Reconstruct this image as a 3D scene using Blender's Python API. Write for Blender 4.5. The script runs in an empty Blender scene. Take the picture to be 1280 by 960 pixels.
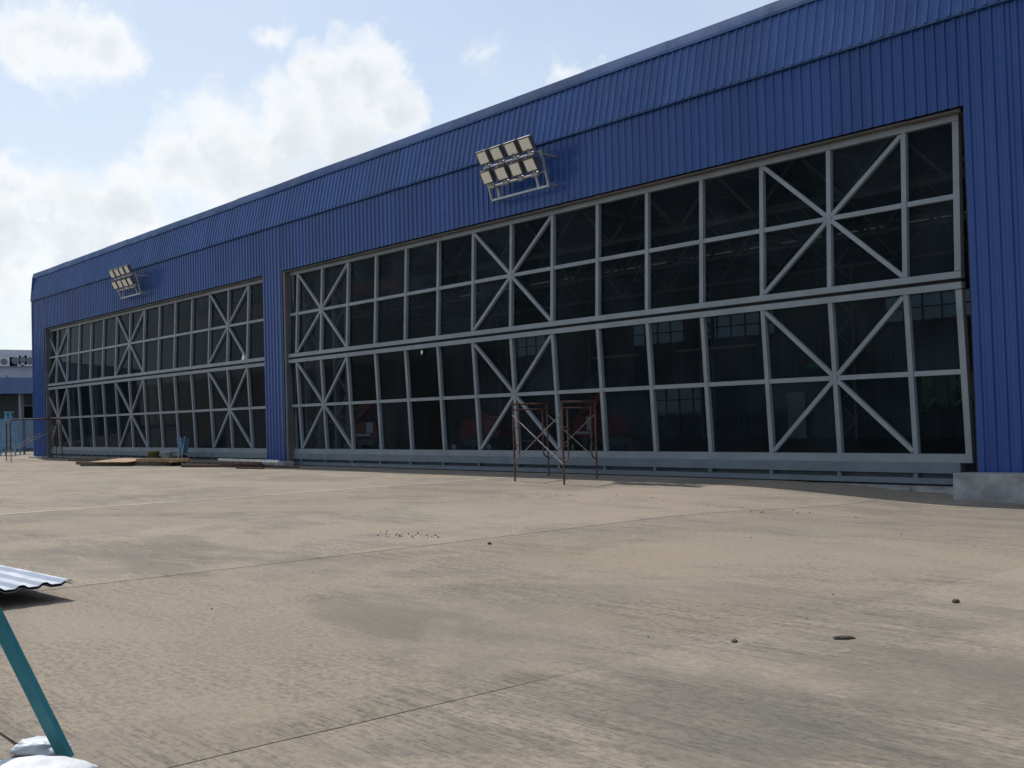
import bpy, math, random
from mathutils import Vector, Matrix, noise as mnoise
R = math.radians
random.seed(7)
scene = bpy.context.scene
COL = scene.collection
V = Vector

# ------------------------------------------------------------------ camera
F, YAW, PITCH, ROLL, H = 1389.92, 0.869275, 0.029057, -0.028358, 1.6
fw = V((-math.sin(YAW)*math.cos(PITCH), math.cos(YAW)*math.cos(PITCH), math.sin(PITCH)))
rt0 = V((math.cos(YAW), math.sin(YAW), 0)); up0 = rt0.cross(fw)
rt = rt0*math.cos(ROLL) + up0*math.sin(ROLL)
up = -rt0*math.sin(ROLL) + up0*math.cos(ROLL)
cam = bpy.data.cameras.new('camera'); camo = bpy.data.objects.new('camera', cam); COL.objects.link(camo)
cam.sensor_width = 36; cam.lens = 36*F/1280; cam.clip_end = 6000; cam.clip_start = .05
m = Matrix((rt, up, -fw)).transposed().to_4x4(); m.translation = V((0, 0, H)); camo.matrix_world = m
scene.camera = camo
def ray(px, py): return rt*((px-640)/F) - up*((py-480)/F) + fw
def at_z(px, py, z=0.0):
    d = ray(px, py); return V((0, 0, H)) + d*((z-H)/d.z)
def at_y(px, py, y):
    d = ray(px, py); return V((0, 0, H)) + d*(y/d.y)

# ------------------------------------------------------------------ sun, sky, exposure
SUN_EL, SUN_D = R(53), R(12)            # the sun stands left, 12 degrees behind the plane of the front
sdir = V((-math.cos(SUN_D)*math.cos(SUN_EL), math.sin(SUN_D)*math.cos(SUN_EL), math.sin(SUN_EL)))
sun = bpy.data.lights.new('sun', 'SUN'); sun.energy = 3.8; sun.angle = R(.6); sun.color = (1, .945, .86)
suno = bpy.data.objects.new('sun', sun); COL.objects.link(suno)
suno.location = (0, 0, 40); suno.rotation_euler = sdir.to_track_quat('Z', 'Y').to_euler()
scene.view_settings.view_transform = 'Standard'; scene.view_settings.look = 'None'
scene.view_settings.exposure = .09; scene.view_settings.gamma = 1
scene.view_settings.use_curve_mapping = False
scene.render.engine = 'CYCLES'
scene.cycles.transparent_max_bounces = 12
scene.cycles.max_bounces = 4; scene.cycles.diffuse_bounces = 2; scene.cycles.glossy_bounces = 2

class NT:
    """small helper that writes node trees"""
    def __init__(s, tree): s.t = tree; s.n = tree.nodes; s.l = tree.links
    def node(s, typ, **kw):
        n = s.n.new(typ)
        for k, v in kw.items(): setattr(n, k, v)
        return n
    def put(s, sock, v):
        if hasattr(v, 'links') or isinstance(v, bpy.types.NodeSocket): s.l.new(v, sock)
        else: sock.default_value = v
    def math(s, op, a, b=0.0, c=None, clamp=False):
        n = s.node('ShaderNodeMath', operation=op, use_clamp=clamp); s.put(n.inputs[0], a); s.put(n.inputs[1], b)
        if c is not None: s.put(n.inputs[2], c)
        return n.outputs[0]
    def vmath(s, op, a, b=(0, 0, 0), out=0):
        n = s.node('ShaderNodeVectorMath', operation=op); s.put(n.inputs[0], a); s.put(n.inputs[1], b); return n.outputs[out]
    def ramp(s, v, lo, hi, a=0.0, b=1.0):
        n = s.node('ShaderNodeMapRange', interpolation_type='SMOOTHSTEP')
        s.put(n.inputs[0], v); s.put(n.inputs[1], lo); s.put(n.inputs[2], hi); s.put(n.inputs[3], a); s.put(n.inputs[4], b)
        return n.outputs[0]
    def noise(s, vec, scale, detail=5, rough=.55, dist=0.0):
        n = s.node('ShaderNodeTexNoise'); s.put(n.inputs['Vector'], vec); s.put(n.inputs['Scale'], scale)
        s.put(n.inputs['Detail'], detail); s.put(n.inputs['Roughness'], rough); s.put(n.inputs['Distortion'], dist)
        return n.outputs[0]
    def mix(s, f, a, b, blend='MIX'):
        n = s.node('ShaderNodeMix', data_type='RGBA', blend_type=blend); s.put(n.inputs[0], f)
        for sock, v in ((n.inputs[6], a), (n.inputs[7], b)):
            if isinstance(v, tuple) and len(v) == 3: v = (*v, 1)
            s.put(sock, v)
        return n.outputs[2]
    def scaled(s, vec, sc):
        return s.vmath('MULTIPLY', vec, sc)

world = bpy.data.worlds.new('World'); scene.world = world; world.use_nodes = True
world.cycles.sampling_method = 'MANUAL'; world.cycles.sample_map_resolution = 512
w = NT(world.node_tree); w.n.clear()
sky = w.node('ShaderNodeTexSky', sky_type='NISHITA', sun_disc=False, sun_elevation=SUN_EL,
             sun_rotation=math.atan2(sdir.x, sdir.y), air_density=1.0, dust_density=1.0, ozone_density=1.0)
dirv = w.node('ShaderNodeTexCoord').outputs['Generated']
warp = w.vmath('SUBTRACT', w.node('ShaderNodeTexNoise').outputs[1], (.5, .5, .5))
wn = warp.node.inputs[0].links[0].from_node
w.put(wn.inputs['Vector'], dirv); wn.inputs['Scale'].default_value = 9; wn.inputs['Detail'].default_value = 5; wn.inputs['Roughness'].default_value = .62
wdir = w.vmath('ADD', dirv, w.vmath('MULTIPLY', warp, (.13, .13, .11)))
# cumulus heaps standing in the sky at these directions (direction found from the photograph, then fixed in the world)
blobs = [(450, 95, 62), (495, 135, 50), (405, 130, 62), (350, 175, 75), (280, 205, 78), (215, 215, 55), (440, 190, 75),
         (330, 240, 85), (75, 45, 62), (125, 75, 48), (15, 235, 48), (70, 285, 75), (150, 270, 70), (10, 300, 90), (100, 330, 120),
         (690, 95, 60, .5), (735, 85, 45, .45), (345, 50, 52, .55), (280, 108, 42, .5), (600, 60, 120, .3), (-200, 200, 150)]
dens = None
for bx, by, br, *kk in blobs:
    c = ray(bx, by).normalized()
    dist = w.vmath('DISTANCE', wdir, tuple(c), out=1)
    v = w.math('SUBTRACT', kk[0] if kk else 1.0, w.math('DIVIDE', dist, br*1.12/F))
    dens = v if dens is None else w.math('SMOOTH_MAX', dens, v, .12)
# the same kind of cloud goes on all round the sky
gen = w.noise(w.vmath('MULTIPLY', dirv, (1, 1, 1.7)), 3.1, 4, .6)
az = w.vmath('DOT_PRODUCT', dirv, tuple(V((fw.x, fw.y, .18)).normalized()), out=1)
gend = w.ramp(gen, .53, .75, -.3, .9)
gend = w.math('SUBTRACT', gend, w.ramp(az, .86, .93, 0, 1.6))   # the heaps listed above take over there
dens = w.math('MAXIMUM', dens, gend)
fine = w.noise(wdir, 22, 3, .55)
cov = w.ramp(w.math('ADD', dens, w.math('MULTIPLY', w.math('SUBTRACT', fine, .5), .9)), -.02, .58)
thick = w.ramp(w.math('ADD', w.math('MULTIPLY', dens, .30), w.math('ADD', wn.outputs[0], w.math('MULTIPLY', fine, .25))), .70, .98)
sepz = w.node('ShaderNodeSeparateXYZ'); w.put(sepz.inputs[0], dirv)
veil = w.ramp(sepz.outputs[2], -.02, .40, .76, .40)
veil = w.math('MULTIPLY', veil, w.ramp(gen, .3, .65, .75, 1.15), clamp=True)
cloudcol = w.mix(thick, (.94, .945, .945), (.71, .76, .805))
SKY = .118
base = w.mix(1.0, sky.outputs[0], (SKY, SKY, SKY), 'MULTIPLY')
base = w.mix(veil, base, (.72, .81, .885))
col = w.mix(w.math('MULTIPLY', cov, w.ramp(wn.outputs[0], .35, .6, .74, .96)), base, cloudcol)
bg = w.node('ShaderNodeBackground'); w.put(bg.inputs[0], col); bg.inputs[1].default_value = 1.0
out = w.node('ShaderNodeOutputWorld'); w.l.new(bg.outputs[0], out.inputs[0])

# ------------------------------------------------------------------ materials
def mat(name, c1, c2=None, scale=3.0, rough=.5, metal=0.0, bump=0.0, bscale=40, stretch=(1, 1, 1), rnd=0.0, spec=.5, coords='pos', detail=6, lo=.35, hi=.65):
    mt = bpy.data.materials.new(name); mt.use_nodes = True; t = NT(mt.node_tree)
    bs = t.n['Principled BSDF']
    vec = t.node('ShaderNodeNewGeometry').outputs['Position'] if coords == 'pos' else t.node('ShaderNodeTexCoord').outputs['Object']
    vec = t.scaled(vec, stretch)
    col = (*c1, 1)
    if c2: col = t.mix(t.ramp(t.noise(vec, scale, detail, .6), lo, hi), c1, c2)
    if rnd:
        oi = t.node('ShaderNodeObjectInfo').outputs['Random']
        k = t.math('MULTIPLY_ADD', oi, 2*rnd, 1-rnd)
        cb = t.node('ShaderNodeCombineColor'); 
        for i in range(3): t.l.new(k, cb.inputs[i])
        col = t.mix(1.0, col, cb.outputs[0], 'MULTIPLY')
    t.put(bs.inputs['Base Color'], col)
    rr = t.ramp(t.noise(vec, scale*2.3, 4), .3, .7, rough*.8, min(1, rough*1.2))
    t.put(bs.inputs['Roughness'], rr); bs.inputs['Metallic'].default_value = metal; bs.inputs['Specular IOR Level'].default_value = spec
    if bump:
        b = t.node('ShaderNodeBump'); b.inputs['Strength'].default_value = bump; b.inputs['Distance'].default_value = .02
        t.put(b.inputs['Height'], t.noise(vec, bscale, 6, .6)); t.l.new(b.outputs[0], bs.inputs['Normal'])
    return mt

DK, SD, LT = (.128, .117, .10), (.285, .238, .17), (.30, .265, .205)
STAINS = [(220, 690, 2.6, 2.2, .5, DK), (330, 790, 1.9, 1.3, .32, DK), (1000, 930, 2.2, .9, .6, DK), (1150, 850, 1.6, 1.5, .5, DK), (620, 950, .8, .5, .4, DK), (560, 640, 3.0, 1.6, .55, LT), (700, 690, 2.6, 2.0, .6, SD),
          (1100, 690, 3.0, 2.5, .5, LT), (860, 770, 1.6, 1.2, .4, SD), (350, 900, .9, .8, .35, SD), (60, 600, 9, 4, .45, LT)]
def concrete():
    mt = bpy.data.materials.new('apron_concrete'); mt.use_nodes = True; t = NT(mt.node_tree); bs = t.n['Principled BSDF']
    pos = t.node('ShaderNodeNewGeometry').outputs['Position']
    big = t.noise(t.scaled(pos, (.16, .26, 0)), 1.0, 4, .55, .6)
    mid = t.noise(t.scaled(pos, (.45, 1.0, 0)), 1.1, 6, .68, .4)
    streak = t.noise(t.scaled(pos, (1.0, 8.0, 0)), 1.0, 6, .74, .25)
    grain = t.noise(t.scaled(pos, (14, 24, 0)), 1.0, 6, .78)
    broom = t.noise(t.scaled(pos, (1.6, 55, 0)), 1.0, 4, .66, .1)
    col = t.mix(t.ramp(big, .36, .62), (.198, .174, .146), (.242, .208, .168))
    col = t.mix(t.ramp(mid, .40, .60, 0, .8), col, (.274, .234, .188))
    wob = t.math('MULTIPLY', t.math('SUBTRACT', mid, .5), 3.0)
    for (px, py, ex, ey, amt, c) in STAINS:
        q = at_z(px, py)
        dd = t.vmath('LENGTH', t.vmath('MULTIPLY', t.vmath('SUBTRACT', pos, (q.x, q.y, 0)), (1/ex, 1/ey, 0)), out=1)
        col = t.mix(t.math('MULTIPLY', t.ramp(t.math('ADD', dd, wob), .25, 1.15, 1, 0), amt), col, c)
    reg = t.ramp(t.noise(t.vmath('ADD', t.scaled(pos, (.22, .42, 0)), (1.3, 4.4, 0)), 1.3, 6, .62), .42, .58)
    # broom marks: broken dark flecks drawn out along the front
    dk = t.math('MULTIPLY', t.ramp(streak, .50, .60), reg)
    col = t.mix(t.math('MULTIPLY', dk, .5), col, (.105, .095, .085))
    fs = t.math('MULTIPLY', t.ramp(t.math('ADD', t.math('MULTIPLY', grain, .45), t.math('MULTIPLY', broom, .55)), .50, .57), t.ramp(reg, 0, 1, .12, .66))
    col = t.mix(fs, col, (.098, .089, .080))
    # dried sand left by rain water in soft fans
    sn = t.noise(t.vmath('ADD', t.scaled(pos, (.24, .32, 0)), (3.7, 1.9, 0)), 1.0, 5, .6, 1.2)
    sand = t.math('MULTIPLY', t.ramp(sn, .47, .56), t.ramp(grain, .42, .56, 1, .55))
    col = t.mix(t.math('MULTIPLY', sand, .7), col, (.304, .251, .191))
    # wandering pale edges where puddles dried, in places
    rim = t.math('MULTIPLY', t.ramp(t.math('ABSOLUTE', t.math('SUBTRACT', sn, .465)), .0, .006, 1, 0), t.ramp(mid, .45, .6))
    col = t.mix(t.math('MULTIPLY', rim, .45), col, (.33, .29, .225))
    shade = t.ramp(grain, .30, .70, 1.06, .80)
    cb2 = t.node('ShaderNodeCombineColor')
    for i in range(3): t.l.new(shade, cb2.inputs[i])
    col = t.mix(1.0, col, cb2.outputs[0], 'MULTIPLY')
    oi = t.node('ShaderNodeObjectInfo').outputs['Random']
    cb = t.node('ShaderNodeCombineColor'); k = t.math('MULTIPLY_ADD', oi, .14, .93)
    for i in range(3): t.l.new(k, cb.inputs[i])
    col = t.mix(1.0, col, cb.outputs[0], 'MULTIPLY')
    t.put(bs.inputs['Base Color'], col); bs.inputs['Roughness'].default_value = .9; bs.inputs['Specular IOR Level'].default_value = .25
    b = t.node('ShaderNodeBump'); b.inputs['Strength'].default_value = .55; b.inputs['Distance'].default_value = .012
    h = t.math('ADD', t.math('MULTIPLY', grain, -1.2), t.math('SUBTRACT', streak, broom))
    t.put(b.inputs['Height'], h); t.l.new(b.outputs[0], bs.inputs['Normal'])
    return mt

def joint_filler():
    mt = bpy.data.materials.new('joint_filler'); mt.use_nodes = True; t = NT(mt.node_tree); bs = t.n['Principled BSDF']
    pos = t.node('ShaderNodeNewGeometry').outputs['Position']; sx = t.node('ShaderNodeSeparateXYZ'); t.put(sx.inputs[0], pos)
    # the sealant of the nearest joints is bare and black, the others have silted up with sand
    bare = t.math('MULTIPLY', t.ramp(sx.outputs[0], -8.5, -7.5), t.ramp(sx.outputs[1], 6.5, 3.5))
    bare = t.math('MULTIPLY', bare, t.ramp(t.noise(pos, 1.7, 4, .6), .34, .5))
    col = t.mix(bare, t.mix(t.ramp(t.noise(pos, .6, 4), .4, .6), (.17, .148, .115), (.24, .21, .165)), (.022, .021, .02))
    t.put(bs.inputs['Base Color'], col); bs.inputs['Roughness'].default_value = .95; return mt

def cladding(name, c, c2, rough):
    mt = bpy.data.materials.new(name); mt.use_nodes = True; t = NT(mt.node_tree); bs = t.n['Principled BSDF']
    pos = t.node('ShaderNodeNewGeometry').outputs['Position']
    st = t.noise(t.scaled(pos, (5.0, 5.0, .28)), 1.0, 6, .6)
    soft = t.noise(t.scaled(pos, (.35, .35, .8)), 1.0, 4, .5)
    col = t.mix(t.ramp(st, .35, .72), c, c2)
    col = t.mix(t.ramp(soft, .35, .7, 0, .35), col, c2)
    chalk = t.math('MULTIPLY', t.ramp(t.noise(t.scaled(pos, (16, 16, .9)), 1.0, 3, .5), .70, .78), t.ramp(t.noise(pos, .8, 2), .5, .65))
    col = t.mix(t.math('MULTIPLY', chalk, .42), col, (.40, .44, .55))
    oi = t.node('ShaderNodeObjectInfo').outputs['Random']; k = t.math('MULTIPLY_ADD', oi, .24, .88)
    cb = t.node('ShaderNodeCombineColor')
    for i in range(3): t.l.new(k, cb.inputs[i])
    col = t.mix(1.0, col, cb.outputs[0], 'MULTIPLY')
    t.put(bs.inputs['Base Color'], col)
    t.put(bs.inputs['Roughness'], t.ramp(st, .3, .7, rough*.85, rough*1.2)); bs.inputs['Specular IOR Level'].default_value = .36
    b = t.node('ShaderNodeBump'); b.inputs['Strength'].default_value = .12; b.inputs['Distance'].default_value = .02
    t.put(b.inputs['Height'], t.noise(t.scaled(pos, (2, 2, .7)), 1.0, 3)); t.l.new(b.outputs[0], bs.inputs['Normal'])
    return mt

def glass(name, tint, ior, rough=.02, haze_film=.0):
    mt = bpy.data.materials.new(name); mt.use_nodes = True; t = NT(mt.node_tree); t.n.remove(t.n['Principled BSDF'])
    o = t.n['Material Output']
    tr = t.node('ShaderNodeBsdfTransparent'); tr.inputs[0].default_value = (*tint, 1)
    gl = t.node('ShaderNodeBsdfGlossy'); gl.inputs['Roughness'].default_value = rough; gl.inputs[0].default_value = (.9, .95, 1, 1)
    fr = t.node('ShaderNodeFresnel'); fr.inputs[0].default_value = ior
    front = t.math('SUBTRACT', 1.0, t.node('ShaderNodeNewGeometry').outputs['Backfacing'])   # only the outer face mirrors
    du = t.node('ShaderNodeBsdfDiffuse'); du.inputs[0].default_value = (.33, .42, .50, 1)      # pale diffuse film, put in to lift the dark panes like haze
    pos = t.node('ShaderNodeNewGeometry').outputs['Position']
    dm = t.node('ShaderNodeMixShader'); t.put(dm.inputs[0], t.math('MULTIPLY', t.ramp(t.noise(pos, .9, 3), .3, .7, haze_film*.5, haze_film*1.6), t.math('MULTIPLY_ADD', t.node('ShaderNodeObjectInfo').outputs['Random'], 1.1, .45))); t.l.new(tr.outputs[0], dm.inputs[1]); t.l.new(du.outputs[0], dm.inputs[2])
    mx = t.node('ShaderNodeMixShader'); t.put(mx.inputs[0], t.math('MULTIPLY', fr.outputs[0], front)); t.l.new(dm.outputs[0], mx.inputs[1]); t.l.new(gl.outputs[0], mx.inputs[2])
    t.l.new(mx.outputs[0], o.inputs[0]); return mt

def emit(name, c, s):
    mt = bpy.data.materials.new(name); mt.use_nodes = True; bs = mt.node_tree.nodes['Principled BSDF']
    bs.inputs['Base Color'].default_value = (*c, 1); bs.inputs['Emission Color'].default_value = (*c, 1); bs.inputs['Emission Strength'].default_value = s
    return mt

M = dict(
    concrete=concrete(),
    joint=joint_filler(),
    paint_line=mat('worn_line_paint', (.62, .59, .50), (.40, .36, .28), 2.2, .8, stretch=(3, 1, 1)),
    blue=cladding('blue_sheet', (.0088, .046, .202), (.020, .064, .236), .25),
    blue_skylit=cladding('blue_fascia_skylit', (.028, .076, .240), (.047, .102, .280), .28),  # the front's blue made lighter, for the sky light on the leaning fascia
    flash=mat('blue_flashing', (.036, .080, .205), (.060, .108, .235), 1.2, .6, bump=.10, bscale=1.5, rnd=.15, spec=.2),
    dark=mat('dark_backing', (.02, .022, .028), rough=.9),
    frame=mat('grey_door_paint', (.225, .250, .272), (.185, .210, .232), 1.3, .5, rnd=.05),
    frame2=mat('grey_sill_paint', (.125, .155, .185), (.10, .125, .15), 1.6, .5),
    slot=mat('slot_shade', (.045, .06, .08), rough=.7),  # shade of the recessed slot, set as a dark blue colour
    header=mat('header_channel_primer', (.115, .112, .11), (.08, .08, .082), 1.5, .6),
    pane=glass('tinted_glass', (.71, .755, .79), 1.09, .02, .014),
    winglass=glass('window_glass', (.15, .175, .19), 1.3),
    greenglass=glass('green_glass', (.04, .075, .04), 1.3),
    plinth=mat('plinth_concrete', (.21, .21, .215), (.36, .355, .35), 1.6, .9, bump=.3, bscale=14),
    steel_in=mat('interior_steel', (.30, .33, .35), (.22, .25, .27), 1.0, .6),
    wall_in=mat('interior_cladding', (.12, .16, .19), (.09, .12, .15), .8, .6, stretch=(3, 3, .2)),
    floor_in=mat('interior_floor', (.17, .17, .165), (.12, .12, .12), .6, .5),
    roofm=mat('roof_sheet', (.06, .09, .2), rough=.5),
    galv=mat('galvanised_steel', (.42, .43, .44), (.30, .31, .32), 9, .42, .6),
    lamp_body=mat('lamp_housing', (.05, .048, .045), (.08, .075, .07), 6, .5),
    lens=mat('lamp_lens', (.80, .76, .66), (.73, .69, .60), 8, .28, coords='obj'),
    rust=mat('rusty_scaffold_paint', (.075, .026, .022), (.11, .06, .04), 6, .7, coords='obj'),
    brace=mat('brace_steel', (.20, .195, .19), (.12, .105, .095), 8, .6, .2),
    rustbar=mat('rusted_steel', (.045, .028, .022), (.10, .058, .04), 5, .8),
    ply=mat('weathered_plywood', (.33, .205, .11), (.22, .135, .075), 2.0, .8, stretch=(1, 5, 1)),
    plank=mat('dark_timber', (.06, .045, .035), (.10, .075, .055), 4, .85),
    alu=mat('white_bar_paint', (.62, .60, .60), (.45, .42, .42), 4, .45),
    yellow=mat('yellow_plastic', (.30, .25, .07), (.22, .19, .07), 5, .55),
    whitepl=mat('white_plastic', (.58, .60, .62), (.46, .48, .5), 5, .5),
    bluepl=mat('light_blue_paint', (.11, .33, .50), (.08, .25, .40), 5, .5),
    bluetray=mat('blue_tray_paint', (.06, .18, .29), (.04, .12, .2), 5, .5),
    teal=mat('teal_paint', (.022, .175, .215), (.014, .12, .15), 5, .42, coords='obj', bump=.08, bscale=25),
    zinc=mat('pale_zinc_sheet', (.40, .43, .50), (.33, .36, .43), 1.5, .36, .5),
    sack=mat('woven_sack', (.66, .67, .69), (.54, .56, .60), 5, .7, bump=.35, bscale=60, coords='obj'),
    sack2=mat('grey_plastic_sack', (.42, .46, .53), (.56, .59, .64), 7, .5, bump=.35, bscale=22, coords='obj'),
    stone=mat('dark_stone', (.035, .03, .027), (.08, .065, .055), 14, .9),
    pebble=mat('pebbles', (.10, .085, .07), (.19, .165, .135), 30, .9),
    term=mat('terminal_wall', (.48, .49, .57), (.42, .43, .51), .7, .7),  # terminal wall, fascia and front colours lightened to carry the haze
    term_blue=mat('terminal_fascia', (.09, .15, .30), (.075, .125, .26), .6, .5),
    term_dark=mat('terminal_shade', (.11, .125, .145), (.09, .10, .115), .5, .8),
    acw=mat('air_conditioner_casing', (.55, .57, .63), (.48, .5, .56), 2, .5),
    acd=mat('air_conditioner_grille', (.14, .155, .19), rough=.6),
    fencep=mat('fence_sheet', (.22, .29, .42), (.17, .24, .36), 1.5, .5),
    fencef=mat('fence_frame', (.05, .11, .20), (.04, .09, .17), 3, .5),
    red=mat('red_machine_paint', (.30, .028, .022), (.20, .02, .018), 2, .5),
    rubber=mat('tyre_rubber', (.02, .02, .02), rough=.8),
    machgrey=mat('machine_grey', (.16, .165, .17), (.12, .125, .13), 3, .5),
    white=mat('white_paint', (.62, .63, .62), rough=.5),
    green=emit('exit_sign_face', (.04, .26, .11), .03),
    paper=mat('torn_white_film', (.82, .83, .84), (.75, .77, .80), 8, .5),
)

# ------------------------------------------------------------------ mesh builder
WLOC = {}
class MB:
    def __init__(s): s.v = []; s.f = []; s.smooth = set()
    def add(s, vs, fs, smooth=False):
        o = len(s.v); s.v += [V(p) for p in vs]
        for f in fs:
            if smooth: s.smooth.add(len(s.f))
            s.f.append(tuple(o+i for i in f))
        return s
    def hexa(s, b, t):
        return s.add(list(b)+list(t), [(3, 2, 1, 0), (4, 5, 6, 7), (0, 1, 5, 4), (1, 2, 6, 5), (2, 3, 7, 6), (3, 0, 4, 7)])
    def box(s, a, b):
        x0, y0, z0 = (min(a[i], b[i]) for i in range(3)); x1, y1, z1 = (max(a[i], b[i]) for i in range(3))
        return s.hexa([(x0, y0, z0), (x1, y0, z0), (x1, y1, z0), (x0, y1, z0)], [(x0, y0, z1), (x1, y0, z1), (x1, y1, z1), (x0, y1, z1)])
    def bar(s, p, q, wd, dp=None, upv=(0, -1, 0)):
        """square bar from p to q; dp is its size along upv"""
        dp = dp or wd; p = V(p); q = V(q); d = (q-p).normalized(); u = V(upv); u = (u-d*u.dot(d))
        if u.length < 1e-4: u = d.orthogonal()
        u.normalize(); r_ = d.cross(u)
        a = [r_*(-wd/2)+u*(-dp/2), r_*(wd/2)+u*(-dp/2), r_*(wd/2)+u*(dp/2), r_*(-wd/2)+u*(dp/2)]
        return s.hexa([p+k for k in a], [q+k for k in a])
    def tube(s, pts, rad, n=8, cap=True):
        pts = [V(p) for p in pts]; rings = []; prev = None
        for i, p in enumerate(pts):
            d = (pts[min(i+1, len(pts)-1)]-pts[max(i-1, 0)]).normalized()
            u = d.orthogonal().normalized() if prev is None else (prev-d*prev.dot(d)).normalized()
            prev = u; r_ = d.cross(u)
            rr = rad[i] if isinstance(rad, (list, tuple)) else rad
            rings.append([p+(u*math.cos(2*math.pi*k/n)+r_*math.sin(2*math.pi*k/n))*rr for k in range(n)])
        vs = [x for r_ in rings for x in r_]
        fs = [(i*n+k, i*n+(k+1) % n, (i+1)*n+(k+1) % n, (i+1)*n+k) for i in range(len(pts)-1) for k in range(n)]
        s.add(vs, fs, True)
        if cap: s.add(rings[0], [tuple(range(n))[::-1]]); s.add(rings[-1], [tuple(range(n))])
        return s
    def lathe(s, c, prof, n=20, axis='Z'):
        c = V(c); vs = []
        for r_, h in prof:
            for k in range(n):
                a = 2*math.pi*k/n
                o = {'Z': (r_*math.cos(a), r_*math.sin(a), h), 'X': (h, r_*math.cos(a), r_*math.sin(a)), 'Y': (r_*math.cos(a), h, r_*math.sin(a))}[axis]
                vs.append(c+V(o))
        fs = [(i*n+k, i*n+(k+1) % n, (i+1)*n+(k+1) % n, (i+1)*n+k) for i in range(len(prof)-1) for k in range(n)]
        return s.add(vs, fs, True)
    def mesh(s, name, o=V((0, 0, 0))):
        me = bpy.data.meshes.new(name); me.from_pydata([tuple(v-o) for v in s.v], [], s.f)
        if s.smooth: me.polygons.foreach_set('use_smooth', [i in s.smooth for i in range(len(s.f))])
        me.update(); return me
    def build(s, name, mt, parent=None, origin=None):
        if origin is None:
            xs = [v.x for v in s.v]; ys = [v.y for v in s.v]; zs = [v.z for v in s.v]
            origin = V(((min(xs)+max(xs))/2, (min(ys)+max(ys))/2, min(zs)))
        me = s.mesh(name, V(origin)); me.materials.append(M[mt] if isinstance(mt, str) else mt)
        return place(name, me, origin, parent)
def place(name, me, loc, parent=None, rot=None):
    o = bpy.data.objects.new(name, me); COL.objects.link(o); loc = V(loc); WLOC[o.name] = loc
    if parent is not None: o.parent = parent; o.location = loc-WLOC[parent.name]
    else: o.location = loc
    if rot: o.rotation_euler = rot
    return o
def thing(name, loc, label, cat, group=None):
    o = bpy.data.objects.new(name, None); COL.objects.link(o); o.location = loc; WLOC[o.name] = V(loc); o.empty_display_size = .2
    return tag(o, label, cat, group)
def tag(o, label=None, cat=None, group=None, kind=None):
    for k, v in (('label', label), ('category', cat), ('group', group), ('kind', kind)):
        if v: o[k] = v
    return o
def sstep(t): t = max(0, min(1, t)); return t*t*(3-2*t)

# ------------------------------------------------------------------ ground and apron slabs
D = 20.334                       # plane of the blue front
def gz(x, y):                    # the apron falls towards a drain at the right end of the big door
    dip = -.22*sstep((x+15.5)/6.0)*sstep((y-12.5)/5.5)*(1-sstep((x-20)/20))
    return dip + .012*mnoise.noise(V((x*.11, y*.15, 0)))*sstep((40-abs(x+20))/10)*sstep((y+10)/6)*sstep((19.5-y)/2)
def grid(xs, ys, dz=0.0, skirt=0.0):
    mb = MB(); nx, ny = len(xs), len(ys)
    mb.add([(x, y, gz(x, y)+dz) for y in ys for x in xs], [(j*nx+i, j*nx+i+1, (j+1)*nx+i+1, (j+1)*nx+i) for j in range(ny-1) for i in range(nx-1)], True)
    if skirt:
        loop = [(xs[i], ys[0]) for i in range(nx)]+[(xs[-1], ys[j]) for j in range(1, ny)]+[(xs[i], ys[-1]) for i in range(nx-2, -1, -1)]+[(xs[0], ys[j]) for j in range(ny-2, 0, -1)]
        n = len(loop); vs = [(x, y, gz(x, y)+dz) for x, y in loop]+[(x, y, gz(x, y)+dz-skirt) for x, y in loop]
        mb.add(vs, [(i, n+i, n+(i+1) % n, (i+1) % n) for i in range(n)])
    return mb
def lin(a, b, n): return [a+(b-a)*i/n for i in range(n+1)]
gx = [-3000, -600, -200, -110] + lin(-100, -20, 16) + lin(-19, 12, 62) + [20, 40, 90, 300, 1000, 3000]
gy = [-2500, -500, -100, -40] + lin(-30, 10, 8) + lin(10.5, 21, 42) + [30, 55, 80, 200, 600, 3000]
ground = grid(gx, gy, -.009).build('ground', 'joint', origin=(0, 0, -.009)); tag(ground, kind='structure')
apron = thing('concrete_apron', (-20, 5, 0), None, None); tag(apron, kind='structure')
JX = [-5.10, -11.53, -16.95, -22.39]
JX = [-5.10+5.76*k for k in range(5, 0, -1)] + JX + [-22.39-5.76*k for k in range(1, 14)]
JX = sorted(JX); JY = [-50, -33, -15.6, 1.725, 18.55, 20.8]
for i in range(len(JX)-1):
    for j in range(len(JY)-1):
        x0, x1, y0, y1 = JX[i], JX[i+1], JY[j], JY[j+1]
        g = .012
        near = x1 > -30 and y1 > -1
        nx, ny = (18, 90) if near else (4, 6)
        mb = grid(lin(x0+(g if abs(x0+5.1) < .1 else .0022), x1-(g if abs(x1+5.1) < .1 else .0022), nx), lin(y0+g, y1-g, ny), random.uniform(-.002, .002), .04)
        for v_ in mb.v:
            if abs(v_.x-x0) < .02 or abs(v_.x-x1) < .02: v_.x += (.010 if min(abs(x0+5.1), abs(x1+5.1)) < .1 else .001)*mnoise.noise(V((v_.x*3, v_.y*2.1, 0)))
            if abs(v_.y-y0-g) < .001 or abs(v_.y-y1+g) < .001: v_.y += .010*mnoise.noise(V((v_.x*2.1, v_.y*3, 5)))
        for v_ in mb.v:          # the joints silt up towards the hangar
            c_ = x0 if abs(v_.x-x0) < .03 else (x1 if abs(v_.x-x1) < .03 else None)
            if c_ is not None: v_.x += (c_-v_.x)*.93*sstep((v_.y-3.6)/2.4)
        mb.build('slab', 'concrete', apron)
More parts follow.
